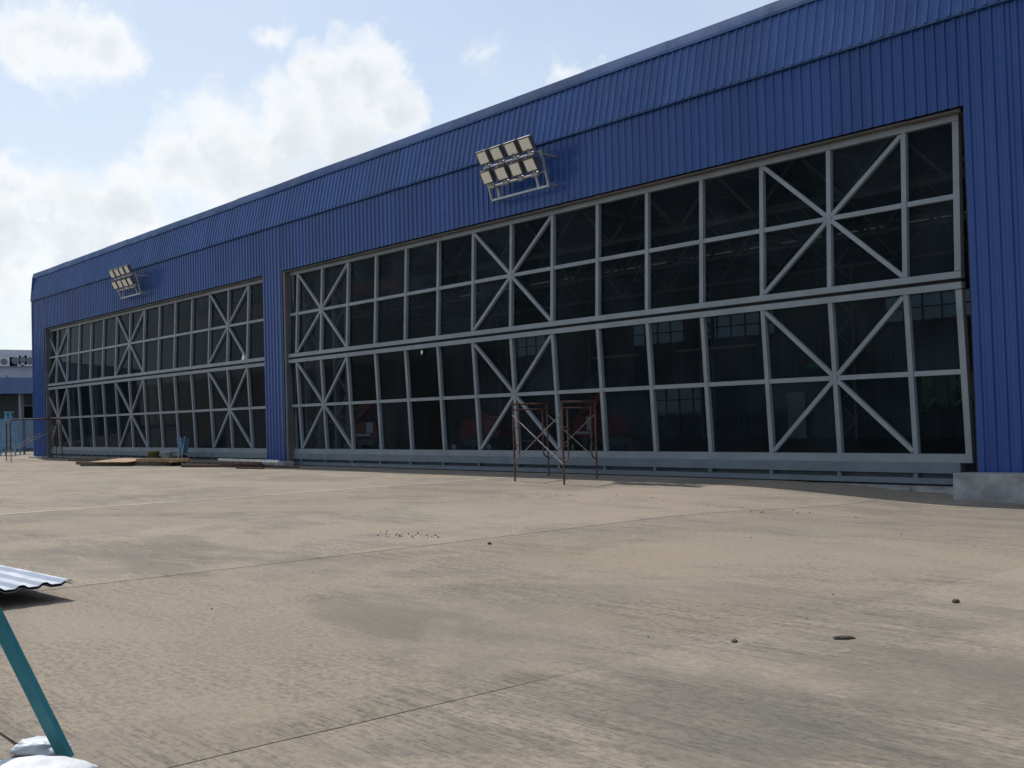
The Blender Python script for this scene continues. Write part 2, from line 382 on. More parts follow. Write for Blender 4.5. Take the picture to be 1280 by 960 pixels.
# ground beyond the slabs
far = MB()
for (x0, y0, x1, y1) in ((-3000, -2500, 3000, -50.02), (-3000, -50, JX[0]-.02, 3000), (JX[-1]+.02, -50, 3000, 3000), (JX[0], 56, JX[-1], 3000)):
    far.box((x0, y0, -.035), (x1, y1, -.004))
far.build('outer_paving', 'concrete', apron)
for (xa, y0, y1, wd) in ((-22.55, 2.6, 20.3, .085), (-27.6, 14.2, 18.3, .07), (-48.5, 13.2, 15.6, .12)):
    mb = grid([xa-wd/2, xa+wd/2], lin(y0, y1, 30), .0065); o = mb.build('painted_line', 'paint_line', apron)

# ------------------------------------------------------------------ hangar
hangar = thing('hangar', (-30, 36, 0), 'large blue corrugated metal aircraft hangar with two wide glazed grey doors', 'hangar')
XL, XR, YB = -66.9, 8.2, 50.0
Z0, ZT, ZL = .12, 7.30, 9.05
OPEN = [(-64.85, -38.78), (-37.26, -10.46)]       # the two door openings
wall = MB()
for x0, x1, z0, z1 in ((XL, XR, ZT+.02, ZL+.2), (XL, OPEN[0][0], 0, ZT), (OPEN[0][1], OPEN[1][0], 0, ZT), (OPEN[1][1], XR, -.3, ZT)):
    wall.box((x0+.01, D+.06, z0), (x1-.01, D+.20, z1))
wall = wall.build('front_wall', 'dark', hangar)
PITCH_RIB = .24
def sheet_mesh(n_rib, hgt, lean, width=None, pitch=PITCH_RIB, name='cladding_sheet', rib=.034):
    """corrugated sheet standing in x-z, ribs towards -y, leaning back by lean per metre"""
    width = width or n_rib*pitch
    prof = [(0, 0)]
    for k in range(n_rib):
        c = (k+.5)*pitch
        prof += [(c-.040, 0), (c-.020, -rib), (c+.020, -rib), (c+.040, 0)]
        if k < n_rib-1 or True: prof += [(c+pitch*.40, 0), (c+pitch*.42, -.006), (c+pitch*.46, -.006), (c+pitch*.48, 0)] if pitch > .2 else []
    prof.append((width, 0)); prof = [(min(x, width), y) for x, y in prof]
    n = len(prof); mb = MB()
    vs = [(x, y, 0) for x, y in prof]+[(x, y+lean*hgt, hgt) for x, y in prof]
    mb.add(vs, [(i, i+1, n+i+1, n+i) for i in range(n-1)])
    return mb.mesh(name)
def clad(parent, x0, x1, z0, z1, y, lean, mt, zl=0.0):
    x = x0; cache = {}
    while x < x1-.02:
        wd = min(.96, x1-x); nr = max(1, round(wd/PITCH_RIB)); key = round(wd, 2)
        if key not in cache:
            cache[key] = sheet_mesh(nr, z1-z0, lean, wd, wd/nr); cache[key].materials.append(M[mt])
        o = place('cladding_sheet', cache[key], (x, y+random.uniform(-.002, .002), z0), parent,
                  (random.uniform(-.0012, .0012), 0, random.uniform(-.002, .002)))
        x += wd
clad(wall, XL, OPEN[0][0], Z0, ZL+.1, D, 0, 'blue')
clad(wall, OPEN[0][0], OPEN[0][1], ZT, ZL+.1, D, 0, 'blue')
clad(wall, OPEN[0][1], OPEN[1][0], Z0, ZL+.1, D, 0, 'blue')
clad(wall, OPEN[1][0], OPEN[1][1], ZT, ZL+.1, D, 0, 'blue')
clad(wall, OPEN[1][1], XR, .30, ZL+.1, D, 0, 'blue')
LEAN, ZF1 = .22, 10.46
fb = MB(); y_ = D+.02
fb.hexa([(XL+.02, y_, ZL+.22), (XR, y_, ZL+.22), (XR, y_+.2, ZL+.22), (XL+.02, y_+.2, ZL+.22)],
        [(XL+.02, y_+LEAN*1.1, ZF1-.03), (XR, y_+LEAN*1.1, ZF1-.03), (XR, y_+.2+LEAN*1.1, ZF1-.03), (XL+.02, y_+.2+LEAN*1.1, ZF1-.03)])
fascia = fb.build('upper_fascia', 'dark', hangar)
clad(fascia, XL, XR, ZL, ZF1, D-.10, LEAN, 'blue_skylit')
# drip edge under the fascia
x = XL
while x < XR:
    x1 = min(x+3.05, XR); MB().box((x, D-.105, ZL-.035), (x1-.012, D-.045, ZL-.004)).build('drip_flashing', 'flash', hangar); x = x1
# rounded cap flashing along the roof edge, laid in slightly uneven lengths
x = XL-.40; ytop = D-.10+LEAN*(ZF1-ZL)
while x < XR:
    x1 = min(x+2.9, XR); mb = MB(); j = random.uniform(-.012, .012); j2 = random.uniform(-.015, .015)
    def prof(jj): return [(ytop-.085, ZF1-.09+jj), (ytop-.07, ZF1-.01+jj), (ytop-.04, ZF1+.10+jj), (ytop+.0, ZF1+.235+jj), (ytop+.7, ZF1+.19)]
    a, b = prof(j), prof(j2); n = len(a)
    vs = [(x-.03, *p) for p in a]+[(x1, *p) for p in b]
    mb.add(vs, [(i, n+i, n+i+1, i+1) for i in range(n-1)])
    if x < XL: mb.add([(x-.03, *p) for p in a], [tuple(range(n))])
    mb.build('cap_flashing', 'flash', hangar); x = x1
# roof, side walls
def roof_z(y): return 10.62 + 1.5*math.sin(math.pi*(y-(D+.9))/(YB-D-.4))
ys = lin(D+.85, YB+.5, 14); rb = MB(); n = len(ys)
for dz in (0, -.12):
    rb.add([(x, y, roof_z(y)+dz) for y in ys for x in (XL-.1, XR)], [(2*i, 2*i+1, 2*i+3, 2*i+2) for i in range(n-1)])
rb.box((XL-.1, D+.5, 10.42), (XR, D+.85, 10.60))
rb.build('roof', 'roofm', hangar)
for xs, nm in ((XL, 'side_wall'), (XR, 'side_wall')):
    sg = 1 if xs < 0 else -1
    mb = MB(); prev = None; yy = [D+.21]+lin(D+1, YB, 12)
    pts = [(y, min(roof_z(y)-.13, 10.4) if y < D+1 else roof_z(y)-.13) for y in yy]
    for i in range(len(pts)-1):
        (ya, za), (yb, zb) = pts[i], pts[i+1]; xa, xb = xs+.01*sg, xs+.12*sg
        mb.hexa([(xa, ya, -.3), (xb, ya, -.3), (xb, yb, -.3), (xa, yb, -.3)], [(xa, ya, za), (xb, ya, za), (xb, yb, zb), (xa, yb, zb)])
    sw = mb.build('side_wall', 'wall_in', hangar)
# corner trim and jambs
MB().box((XL-.05, D-.05, .05), (XL+.10, D+.25, ZL-.05)).build('corner_trim', 'flash', hangar)
mb = MB(); mb.hexa([(XL-.06, D-.10, ZL-.03), (XL+.0, D-.10, ZL-.03), (XL+.0, D+.5, ZL-.03), (XL-.06, D+.5, ZL-.03)],
                  [(XL-.06, D+.03, ZF1-.04), (XL+.0, D+.03, ZF1-.04), (XL+.0, D+.8, ZF1-.04), (XL-.06, D+.8, ZF1-.04)]); mb.build('corner_trim', 'flash', hangar)
# back wall with window openings: (x0, x1, z0, z1, material, columns)
WIN = [(-59.5, -55.6, 5.7, 7.0, 'winglass', 4), (-47.5, -43.4, 5.7, 7.0, 'winglass', 4), (-41.9, -36.9, 5.7, 7.0, 'winglass', 5), (-30.2, -25.2, 5.7, 7.0, 'winglass', 5),
       (-46.0, -41.8, 1.35, 3.25, 'winglass', 4), (-28.5, -25.7, 1.3, 3.15, 'greenglass', 2)]
bw = MB(); xs = sorted({XL, XR}|{w_[0] for w_ in WIN}|{w_[1] for w_ in WIN}); zs = sorted({-.2, 10.5}|{w_[2] for w_ in WIN}|{w_[3] for w_ in WIN})
for i in range(len(xs)-1):
    for j in range(len(zs)-1):
        cx, cz = (xs[i]+xs[i+1])/2, (zs[j]+zs[j+1])/2
        if not any(a < cx < b and c < cz < d for a, b, c, d, _, _ in WIN): bw.box((xs[i], YB, zs[j]), (xs[i+1], YB+.12, zs[j+1]))
k = XL
while k < XR:
    for z0, z1 in ((0, 1.25), (3.3, 5.6), (7.05, 10.4)): bw.box((k, YB-.04, z0), (k+.06, YB-.002, z1))
    k += .5
bw = bw.build('back_wall', 'wall_in', hangar)
for a, b, c, d, mt, ncol in WIN:
    fr = MB()
    for i in range(ncol+1): xx = a+(b-a)*i/ncol; fr.bar((xx, YB+.03, c), (xx, YB+.03, d), .07, .1)
    for zz in (c, (c+d)/2, d): fr.bar((a, YB+.03, zz), (b, YB+.03, zz), .06, .08, (0, 0, 1))
    wf = fr.build('window', 'steel_in', hangar)
    for i in range(ncol):
        MB().box((a+(b-a)*i/ncol+.036, YB+.02, c+.031), (a+(b-a)*(i+1)/ncol-.036, YB+.035, d-.031)).build('pane', mt, wf)
    if mt == 'greenglass':
        for i in range(2):
            for jz in (0, 1):
                xx = a+(b-a)*(i+.3)/ncol; zz = c+.25+jz*.95
                MB().bar((xx, YB-.01, zz), (xx+.62, YB-.01, zz+.52), .035, .01).build('tape_strip', 'paper', wf)
MB().box((-36.2, YB-.07, 0), (-35.05, YB-.045, 2.45)).build('back_door', 'white', hangar)
mb = MB()
for t in ((-36.3, -36.2), (-35.05, -34.95)): mb.box((t[0], YB-.09, 0), (t[1], YB-.043, 2.55))
mb.build('door_frame', 'machgrey', hangar)
MB().box((XL+.2, D+1.2, -.06), (XR-.2, YB-.05, -.004)).build('interior_floor', 'floor_in', hangar)
MB().box((XL+.2, D+.30, -.3), (XR-.2, D+1.19, -.02)).build('threshold', 'plinth', hangar)
# longitudinal trusses, cross trusses, lattice columns
def lattice(p, q, off, step, ch=.14, wb=.09):
    p = V(p); q = V(q); off = V(off); mb = MB(); u = off.cross(q-p)
    mb.bar(p, q, ch, ch, off); mb.bar(p+off, q+off, ch, ch, off)
    n = max(2, round((q-p).length/step)); n += n % 2
    for i in range(n):
        a = p+(q-p)*(i/n); b = p+(q-p)*((i+1)/n)
        mb.bar(a+(off if i % 2 else off*0), b+(off*0 if i % 2 else off), wb, wb, u)
    return mb
for y, zb in ((D+2.3, 7.75), (D+9.5, 8.0), (D+17, 8.1), (D+24, 8.0)):
    lattice((XL+.6, y, zb), (XR-.5, y, zb), (0, 0, 1.7), 1.7).build('roof_truss', 'steel_in', hangar)
for k in range(11):
    x = XL+3.5+k*7; lattice((x, D+1.0, 8.9), (x, YB-.3, 8.9), (0, 0, 1.35), 1.8).build('roof_truss', 'steel_in', hangar)
for x in (-65.6, -38.0, -9.2):
    for dy in (1.6, 2.9): lattice((x-.35, D+dy, 0), (x-.35, D+dy, 8.9), (.9, 0, 0), 1.0, .16, .1).build('lattice_column', 'steel_in', hangar)
for k in range(8):
    x = XL+7+k*9.1; lattice((x, YB-.5, 0), (x, YB-.5, 8.9), (.9, 0, 0), 1.0, .16, .1).build('lattice_column', 'steel_in', hangar)
MB().box((XL+1, D+6.0, 7.15), (-38.5, D+6.5, 7.6)).build('crane_beam', 'red', hangar)
MB().bar((-50, YB-1.0, 5.1), (-46.2, YB-1.0, 5.1), .12, .1).build('tube_light', 'white', hangar)
MB().bar((-43, YB-1.0, 5.1), (-37.4, YB-1.0, 5.1), .12, .1).build('tube_light', 'white', hangar)

# --- doors: two bifold doors, each an upper and a lower leaf, 14 bays and two narrow end bays
REC = .34; K = (D+REC)/D; BAY = 1.73286*K
YD = D+REC; BULGE = .17
def zk(z): return H+(z-H)*K
LEAFZ = [(zk(.47), zk(3.915)), (zk(3.985), zk(7.145))]
PANEMESH = {}
def make_door(xpost0, xe0, xe1):
    posts = [xpost0+BAY*i for i in range(15)]
    for li, (zb, zt) in enumerate(LEAFZ):
        yb, yt = (YD, YD-BULGE) if li == 0 else (YD-BULGE, YD-.02)
        def P(x, s, dy=0.0): return V((x, yb+(yt-yb)*s+dy, zb+(zt-zb)*s))
        rail = .15/(zt-zb)
        n_ = V((0, -(zt-zb), (yt-yb))).normalized()
        fr = MB()
        rb_, rt_ = (.085, .066) if li == 0 else (.066, .066)
        fr.bar(P(xe0, rb_/(zt-zb)), P(xe1, rb_/(zt-zb)), rb_*2, .16, n_); fr.bar(P(xe0, 1-rt_/(zt-zb)), P(xe1, 1-rt_/(zt-zb)), rt_*2, .16, n_)
        fr.bar(P(xe0+.07, .045), P(xe0+.07, .957), .13, .14, n_); fr.bar(P(xe1-.07, .045), P(xe1-.07, .957), .13, .14, n_)
        leaf = fr.build('door_leaf', 'frame', hangar)
        s0, s1 = 2*rb_/(zt-zb), 1-2*rt_/(zt-zb); sm = (s0+s1)/2
        for x in posts: MB().bar(P(x, s0), P(x, s1), .108, .12, n_).build('mullion', 'frame', leaf)
        edges = [xe0+.14]+posts+[xe1-.14]
        for i in range(len(edges)-1):
            a = edges[i]+(.0625 if i else 0); b = edges[i+1]-(.0625 if i < len(edges)-2 else 0)
            MB().bar(P(a, sm), P(b, sm), .10, .10, n_).build('transom', 'frame', leaf)
            for (u0, u1) in ((s0, sm-.0575/(zt-zb)), (sm+.0575/(zt-zb), s1)):
                key = (round(b-a, 3), round((u1-u0)*(zt-zb), 3))
                if key not in PANEMESH:
                    hgt = (u1-u0)*math.hypot(zt-zb, yt-yb)
                    me = MB().box((-(b-a)/2-.02, -.005, -.01), ((b-a)/2+.02, .005, hgt+.01)).mesh('pane'); me.materials.append(M['pane']); PANEMESH[key] = me
                pp = P((a+b)/2, u0, .035)
                place('pane', PANEMESH[key], pp, leaf, (-math.atan2(yt-yb, zt-zb)+random.uniform(-.001, .001), 0, random.uniform(-.0015, .0015)))
        for c in (1, 7, 13):
            for dx in (-1, 1):
                for (sa, sb) in ((s0, sm), (s1, sm)):
                    x0 = posts[c]+dx*(BAY-.06); x1 = posts[c]+dx*.05
                    MB().bar(P(x0, sa+(.012 if sa == s0 else -.012), -.012), P(x1, sb+(-.015 if sa == s0 else .015), -.012), .092, .085, n_).build('diagonal_brace', 'frame', leaf)
    # dark strip added for the shade in the gap between the leaves
    zc = (LEAFZ[0][1]+LEAFZ[1][0])/2
    MB().box((xe0+.05, YD-BULGE+.03, zc-.10), (xe1-.05, YD-BULGE+.075, zc+.10)).build('fold_gap_dark', 'dark', hangar)
    # sill beam under the lower leaf
    z1 = LEAFZ[0][0]-.004; zs = [zk(.262), zk(.165), zk(.05)]
    b = MB(); xr = xe1-.42
    b.box((xe0-.02, YD-.14, zs[0]), (xr+.2, YD+.05, z1))
    sill = b.build('sill_beam', 'frame2', hangar)
    MB().box((xe0+.02, YD-.10, zs[2]), (xr+.06, YD+.05, zs[1])).build('lower_rail', 'frame2', sill)
    MB().box((xe0+.05, YD+.0, zs[1]+.002), (xr+.05, YD+.04, zs[0]-.002)).build('slot_back', 'slot', sill)
    for x in posts:
        if x < xr: MB().box((x-.045, YD-.11, zs[1]+.001), (x+.045, YD-.002, zs[0]-.001)).build('stub_post', 'frame2', sill)
    MB().box((xe0+.02, YD+.0, -.28), (xr+.05, YD+.06, zs[2]-.004)).build('sill_gap_dark', 'dark', sill)  # dark strip standing in for the shaded gap below the lower rail
xp_r, xp_l = -35.95064*K, -64.09299*K
make_door(xp_r, xp_r-.72, -10.52*K)
make_door(xp_l, xp_l-.55, OPEN[0][1]-.06)
for a, b in OPEN:
    # header channel in lengths, hung under the blue sheets
    x = a+.1
    while x < b-.2:
        x1 = min(x+5.1, b-.1); dz = random.uniform(-.012, .012)
        hc = MB(); hc.box((x, D+.09, ZT-.075+dz), (x1-.015, D+.30, ZT-.012)); hc.box((x, D+.06, ZT-.06+dz), (x1-.015, D+.088, ZT-.035+dz))
        hc.build('header_channel', 'header', hangar); x = x1
    MB().box((a+.02, D+.02, .0), (a+.16, D+.5, ZT-.02)).build('jamb', 'header', hangar)
    MB().box((a+.22, D+.30, .0), (a+.32, D+.42, ZT-.16)).build('jamb_rail', 'frame2', hangar)
    MB().box((b-.14, D+.22, .0), (b-.02, D+.9, ZT-.02)).build('jamb', 'dark', hangar)
# plinths
def rough_block(x0, x1, y0, y1, z0, z1, name, seed=0, nx=14):
    rnd = random.Random(seed); mb = MB(); xs = lin(x0, x1, nx)
    prof = [(y0, z0), (y0, z0+(z1-z0)*.45), (y0+.012, z1-.02), (y0+.035, z1), (y1, z1), (y1, z0)]; n = len(prof)
    vs = []
    for x in xs:
        for (y, z) in prof: vs.append((x+rnd.uniform(-.01, .01), y+(rnd.uniform(-.012, .012) if y < y1 else 0), z+rnd.uniform(-.01, .01)))
    fs = [(i*n+k, (i+1)*n+k, (i+1)*n+(k+1) % n, i*n+(k+1) % n) for i in range(nx) for k in range(n)]
    fs += [tuple(range(n)), tuple(range(nx*n, nx*n+n))[::-1]]
    return mb.add(vs, fs).build(name, 'plinth', hangar)
rough_block(-10.72, XR, 19.86, D+.05, -.42, .295, 'plinth', 1, 40)
rough_block(-39.05, -36.75, 19.95, D+.05, -.1, .17, 'plinth', 2, 8)
rough_block(XL-.1, OPEN[0][0]+.2, 20.0, D+.05, -.1, .10, 'plinth', 3, 8)

# ------------------------------------------------------------------ floodlight rigs
LW, LH = .48, .39
lb = MB(); lb.box((-LW/2, -.03, -LH/2), (LW/2, .045, LH/2))
for s_ in (-1, 1): lb.box((-LW/2-.004, -.055, s_*(LH/2-.018)-.018), (LW/2+.004, -.028, s_*(LH/2-.018)+.018)); lb.box((s_*(LW/2-.018)-.018, -.053, -LH/2+.03), (s_*(LW/2-.018)+.018, -.029, LH/2-.03))
for k in range(9): lb.box((-.2+k*.05-.006, .045, -LH/2+.04), (-.2+k*.05+.006, .10, LH/2-.04))
LAMP = lb.mesh('lamp'); LAMP.materials.append(M['lamp_body'])
LENS = MB().box((-LW/2+.037, -.046, -LH/2+.037), (LW/2-.037, -.0305, LH/2-.037)).mesh('lens'); LENS.materials.append(M['lens'])
def flood(xc, label):
    t = thing('floodlight_rig', (xc, D, 7.75), label, 'floodlight', 'floodlight rigs above the hangar doors')
    yb_, yt_, zb_, zt_ = D-.33, D-.60, 7.72, 8.68; hw = 1.2
    def Q(x, s): return V((xc+x, yb_+(yt_-yb_)*s, zb_+(zt_-zb_)*s))
    f = MB()
    for sx in (-1, 1): f.bar(Q(sx*hw, 0), Q(sx*hw, 1), .06, .06)
    f.bar(Q(-hw+.03, .03), Q(hw-.03, .03), .06, .055, (0, 0, 1)); f.bar(Q(-hw+.03, .42), Q(hw-.03, .42), .06, .05, (0, 0, 1)); f.bar(Q(-hw+.03, .965), Q(hw-.03, .965), .06, .05, (0, 0, 1))
    for xx in (-.85, .8): f.bar(Q(xx, .06), Q(xx, .40), .07, .05)
    f.build('frame', 'galv', t)
    for sx in (-1, 1):
        for s in (.08, .9):
            a = Q(sx*hw, s); MB().bar(a+V((0, .031, 0)), (a.x+.02*sx, D+.05, a.z-.02), .05, .05, (0, 0, 1)).build('mounting_arm', 'galv', t)
    for row, s, zr in ((0, .42, 8.33), (1, .965, 8.87)):
        for k in range(4):
            q = Q(-.93+k*.615, s); p = V((q.x+random.uniform(-.02, .02), D-.70-.13*row, zr+random.uniform(-.01, .01)))
            rx = R(27)+random.uniform(-.05, .05); rz = random.uniform(-.06, .06)
            lo = place('lamp', LAMP, p, t, (rx, 0, rz))
            le = bpy.data.objects.new('lens', LENS); COL.objects.link(le); le.parent = lo
            br = MB(); br.bar(q+V((0, -.02, 0)), q+V((0, -.11, -.05)), .13, .11); br.bar(q+V((0, -.09, -.06)), p+V((0, .04, -.12)), .10, .05)
            br.lathe(q+V((0, -.10, -.05)), [(.0, -.10), (.065, -.10), (.065, .10), (.0, .10)], 10, 'X')
            br.build('lamp_bracket', 'galv', t)
    for s in (.42, .965):
        c = MB(); c.tube([Q(-hw+.2, s)+V((0, -.07, -.03)), Q(hw-.25, s)+V((0, -.07, -.03))], .03, 8); c.build('conduit', 'alu', t)
flood(-23.1, 'eight-lamp floodlight rig on blue fascia above the large right-hand door')
flood(-51.15, 'smaller-looking eight-lamp floodlight rig above the far left door')

# ------------------------------------------------------------------ scaffolds
def scaffold(o, u, v, h, label, rails=False):
    o = V(o); u = V(u); v = V(v); t = thing('scaffold', o+(u+v)*.5, label, 'scaffold', 'scaffold frames standing on the apron')
    zz = V((0, 0, 1)); r_ = .023
    for s in (0, 1):
        b = o+u*s; L = v.length; e = v/L; f = MB()
        for k in (0, 1):
            q = b+v*k; q = V((q.x, q.y, gz(q.x, q.y))); f.tube([q+zz*.003, q+zz*h], r_, 8)
        z0 = gz(b.x, b.y)
        B = V((b.x, b.y, 0))
        f.tube([B+zz*(h-.03), B+v+zz*(h-.03)], r_, 8); f.tube([B+e*.0+zz*(h-.17), B+v+zz*(h-.17)], r_*.8, 8)
        ins = .30
        for sg, q in ((1, B), (-1, B+v)):
            i1 = q+e*ins*sg
            f.tube([i1+zz*(h-.17), i1+zz*(h*.34), i1-e*.05*sg+zz*(h*.29), q+zz*(h*.255)], r_*.75, 8)
            for zr in (.45, .68): f.tube([q+zz*h*zr, i1+zz*h*zr], r_*.6, 6)
        f.build('frame', 'rust', t)
    if rails:
        g_ = MB()
        for k in (0, 1): g_.tube([o+v*k+zz*(h+.01), o+v*k+u+zz*(h+.01)], .03, 8)
        g_.build('guard_rail', 'rust', t)
    for k in (0, 1):
        b = o+v*k; a0, a1 = V((b.x, b.y, 0)), V((b.x, b.y, 0))+u; off = (v/v.length)*(-.03 if k == 0 else .03)
        c = MB(); c.tube([a0+off+zz*h*.84, a1+off+zz*h*.24], .014, 6); c.tube([a0+off*1.9+zz*h*.24, a1+off*1.9+zz*h*.84], .014, 6)
        c.build('cross_brace', 'brace', t)
    return t
s1, s2, s3, s4 = (at_z(643.8, 601.4), at_z(682.7, 594.5), at_z(705.3, 605.7), at_z(756.4, 598.4))
vv = ((s2-s1)+(s4-s3))*.5
scaffold(s1, s3-s1, vv*.93, 1.93, 'rusty red scaffold frames with thin crossed braces before the large right door')
a = at_z(3, 576); e_ = V((2.1, .25, 0)); 
scaffold(at_z(14, 577)-V((1.7, -.25, 0)), (-.55, 2.75, 0), (1.7, -.25, 0), 2.15, 'low brown scaffold by the far left corner of the hangar', True)

# ------------------------------------------------------------------ debris along the hangar front
def bar_on(name, mt, p, q, wd, z, label, cat, group=None, dp=None):
    p, q = V(p), V(q); p.z = z+(dp or wd)/2; q.z = z+(dp or wd)/2
    return tag(MB().bar(p, q, wd, dp or wd, (0, 0, 1)).build(name, mt), label, cat, group)
def panel(name, mt, c, ang, lx, ly, th, z, label, cat, group=None, tilt=0.0):
    mb = MB().box((-lx/2, -ly/2, 0), (lx/2, ly/2, th)); me = mb.mesh(name); me.materials.append(M[mt])
    return tag(place(name, me, (c[0], c[1], z), None, (tilt, 0, ang)), label, cat, group)
GB = 'scrap steel and timber lying before the left door'
bar_on('timber_beam', 'plank', (-50.6, 17.2, 0), (-46.9, 17.85, 0), .13, .002, 'dark beam end poking out leftmost of the timber pile', 'beam', GB)
bar_on('timber_beam', 'plank', (-48.2, 16.55, 0), (-43.4, 18.55, 0), .14, .002, 'long dark beam along the front edge of the brown plywood', 'beam', GB)
bar_on('timber_beam', 'plank', (-49.3, 18.35, 0), (-43.2, 18.75, 0), .13, .002, 'dark beam under the back edge of the brown plywood', 'beam', GB)
panel('plywood_board', 'ply', (-46.6, 17.75), R(14), 2.7, 1.5, .03, .19, 'brown weathered plywood board on dark beams before left door', 'plywood', GB, R(3.2))
panel('plywood_board', 'ply', (-43.2, 18.7), R(-6), 1.5, 1.0, .04, .148, 'small darker plywood offcut at right end of the beams', 'plywood', GB)
panel('steel_plate', 'plank', (-55.0, 19.3), R(5), 3.0, .8, .16, .002, 'dark flat bundle lying left before the far door sill', 'bundle', GB)
panel('steel_plate', 'rustbar', (-50.2, 19.55), R(-4), 2.6, .7, .12, .002, 'low rusty plate stack between dark bundle and buckets', 'plate', GB)
bar_on('steel_tube', 'rustbar', (-41.0, 17.9, 0), (-37.0, 19.25, 0), .11, .002, 'dark rusty tube lying nearest the apron by the pillar', 'steel tube', 'tubes beside the middle pillar')
bar_on('steel_tube', 'rustbar', (-41.2, 18.35, 0), (-36.6, 18.95, 0), .10, .115, 'rusty tube crossing over the others by the pillar', 'steel tube', 'tubes beside the middle pillar')
bar_on('steel_tube', 'alu', (-40.2, 19.05, 0), (-34.9, 18.75, 0), .08, .22, 'pale painted bar lying on rusty tubes by the pillar', 'steel tube', 'tubes beside the middle pillar')
bar_on('steel_tube', 'rust', (-38.6, 19.4, 0), (-34.6, 19.35, 0), .07, .003, 'thin red bar on the ground at the pillar foot', 'steel tube', 'tubes beside the middle pillar')
bar_on('steel_tube', 'rustbar', (-36.9, 18.15, 0), (-35.4, 18.45, 0), .06, .003, 'short dark offcut of tube in front of the pillar', 'steel tube', 'tubes beside the middle pillar')
bar_on('timber_beam', 'plank', (-53.6, 18.1, 0), (-49.6, 18.75, 0), .10, .13, 'dark batten lying behind the brown plywood, its left end raised', 'beam', GB)
bar_on('timber_beam', 'ply', (-44.6, 17.55, 0), (-41.9, 18.6, 0), .12, .19, 'pale brown batten across the right end of the plywood', 'beam', GB)
panel('plywood_board', 'plank', (-47.9, 18.9), R(20), 2.2, .6, .05, .19, 'dark narrow board lying on top behind the brown plywood', 'plywood', GB)
def bucket(c, mt, r0, r1, h, label):
    t = thing('bucket', c, label, 'bucket', 'buckets before the left door')
    MB().lathe(c, [(0, .004), (r0, .004), (r1, h-.03), (r1+.018, h-.03), (r1+.018, h), (r1-.012, h), (r0-.012, .02), (0, .02)], 20).build('pail', mt, t, V(c))
    MB().tube([V(c)+V((math.cos(a)*(r1+.02), .02+math.sin(a)*.03, h-.02+math.sin(a)*.16)) for a in [math.pi*i/10 for i in range(11)]], .007, 6).build('handle', 'galv', t)
bucket((-47.5, 19.45, 0), 'yellow', .19, .24, .52, 'yellow plastic bucket between scrap boards and left door')
bucket((-46.1, 19.45, 0), 'whitepl', .22, .26, .50, 'white plastic bucket behind right end of scrap boards')
# blue tipped-up wheelbarrow leaning against the left door
wbx, wby = -45.3, 19.85
t = thing('wheelbarrow', (wbx, wby, 0), 'light blue wheelbarrow tray stood on end against the left door', 'wheelbarrow')
mb = MB(); bt = [(wbx-.17, wby-.10, .42), (wbx+.17, wby-.10, .42), (wbx+.17, wby+.10, .42), (wbx-.17, wby+.10, .42)]
tp = [(wbx-.25, wby-.2, 1.08), (wbx+.28, wby-.2, 1.08), (wbx+.28, wby+.18, 1.08), (wbx-.25, wby+.18, 1.08)]
mb.hexa(bt, tp); mb.build('tray', 'bluetray', t)
mb = MB()
for sx in (-1, 1): mb.tube([(wbx+sx*.25, wby+.02, 1.10), (wbx+sx*.29, wby-.05, 1.14), (wbx+sx*.2, wby-.15, .35), (wbx+sx*.13, wby-.12, .02)], .02, 8)
mb.build('handle_frame', 'galv', t)
MB().lathe((wbx, wby, .19), [(.03, -.05), (.185, -.05), (.19, 0), (.185, .05), (.03, .05)], 18, 'X').build('wheel', 'rubber', t)
# scraps at the drain by the right plinth
for (px, py, lx, ly, an, lab) in ((1160, 613, .9, .3, .1, 'broken grey concrete piece beside the right plinth'), (1130, 612, .5, .3, -.3, 'thin slab scrap at the drain before the big door')):
    p = at_z(px, py, -.12); z = gz(p.x, p.y); mb = MB()
    mb.hexa([(p.x-lx/2, p.y-ly/2, z+.002), (p.x+lx/2, p.y-ly/2+an*.2, z+.002), (p.x+lx/2-.05, p.y+ly/2, z+.002), (p.x-lx/2+.1, p.y+ly/2, z+.002)],
            [(p.x-lx/2+.04, p.y-ly/2+.03, z+.09), (p.x+lx/2-.03, p.y-ly/2+.05, z+.07), (p.x+lx/2-.1, p.y+ly/2-.03, z+.10), (p.x-lx/2+.12, p.y+ly/2-.02, z+.08)])
    tag(mb.build('concrete_piece', 'plinth'), lab, 'concrete piece', 'broken pieces by the right plinth')
# torn film left on two panes
def film(px, py, sz, lab):
    p = at_y(px, py, YD-BULGE-.03); mb = MB(); n = 11; rnd = random.Random(int(px))
    pts = [(p.x+math.cos(2*math.pi*i/n)*sz*.6*rnd.uniform(.45, 1.1), p.z+math.sin(2*math.pi*i/n)*sz*rnd.uniform(.5, 1.1)) for i in range(n)]
    vs = [(x, p.y, z) for x, z in pts]+[(x, p.y+.004, z) for x, z in pts]
    mb.add(vs, [tuple(range(n)), tuple(range(n, 2*n))[::-1]]+[(i, n+i, n+(i+1) % n, (i+1) % n) for i in range(n)])
    return mb.build('film_scrap', 'paper', hangar)
film(304, 447, .26, ''); film(308, 452, .12, ''); film(527, 440, .09, '')

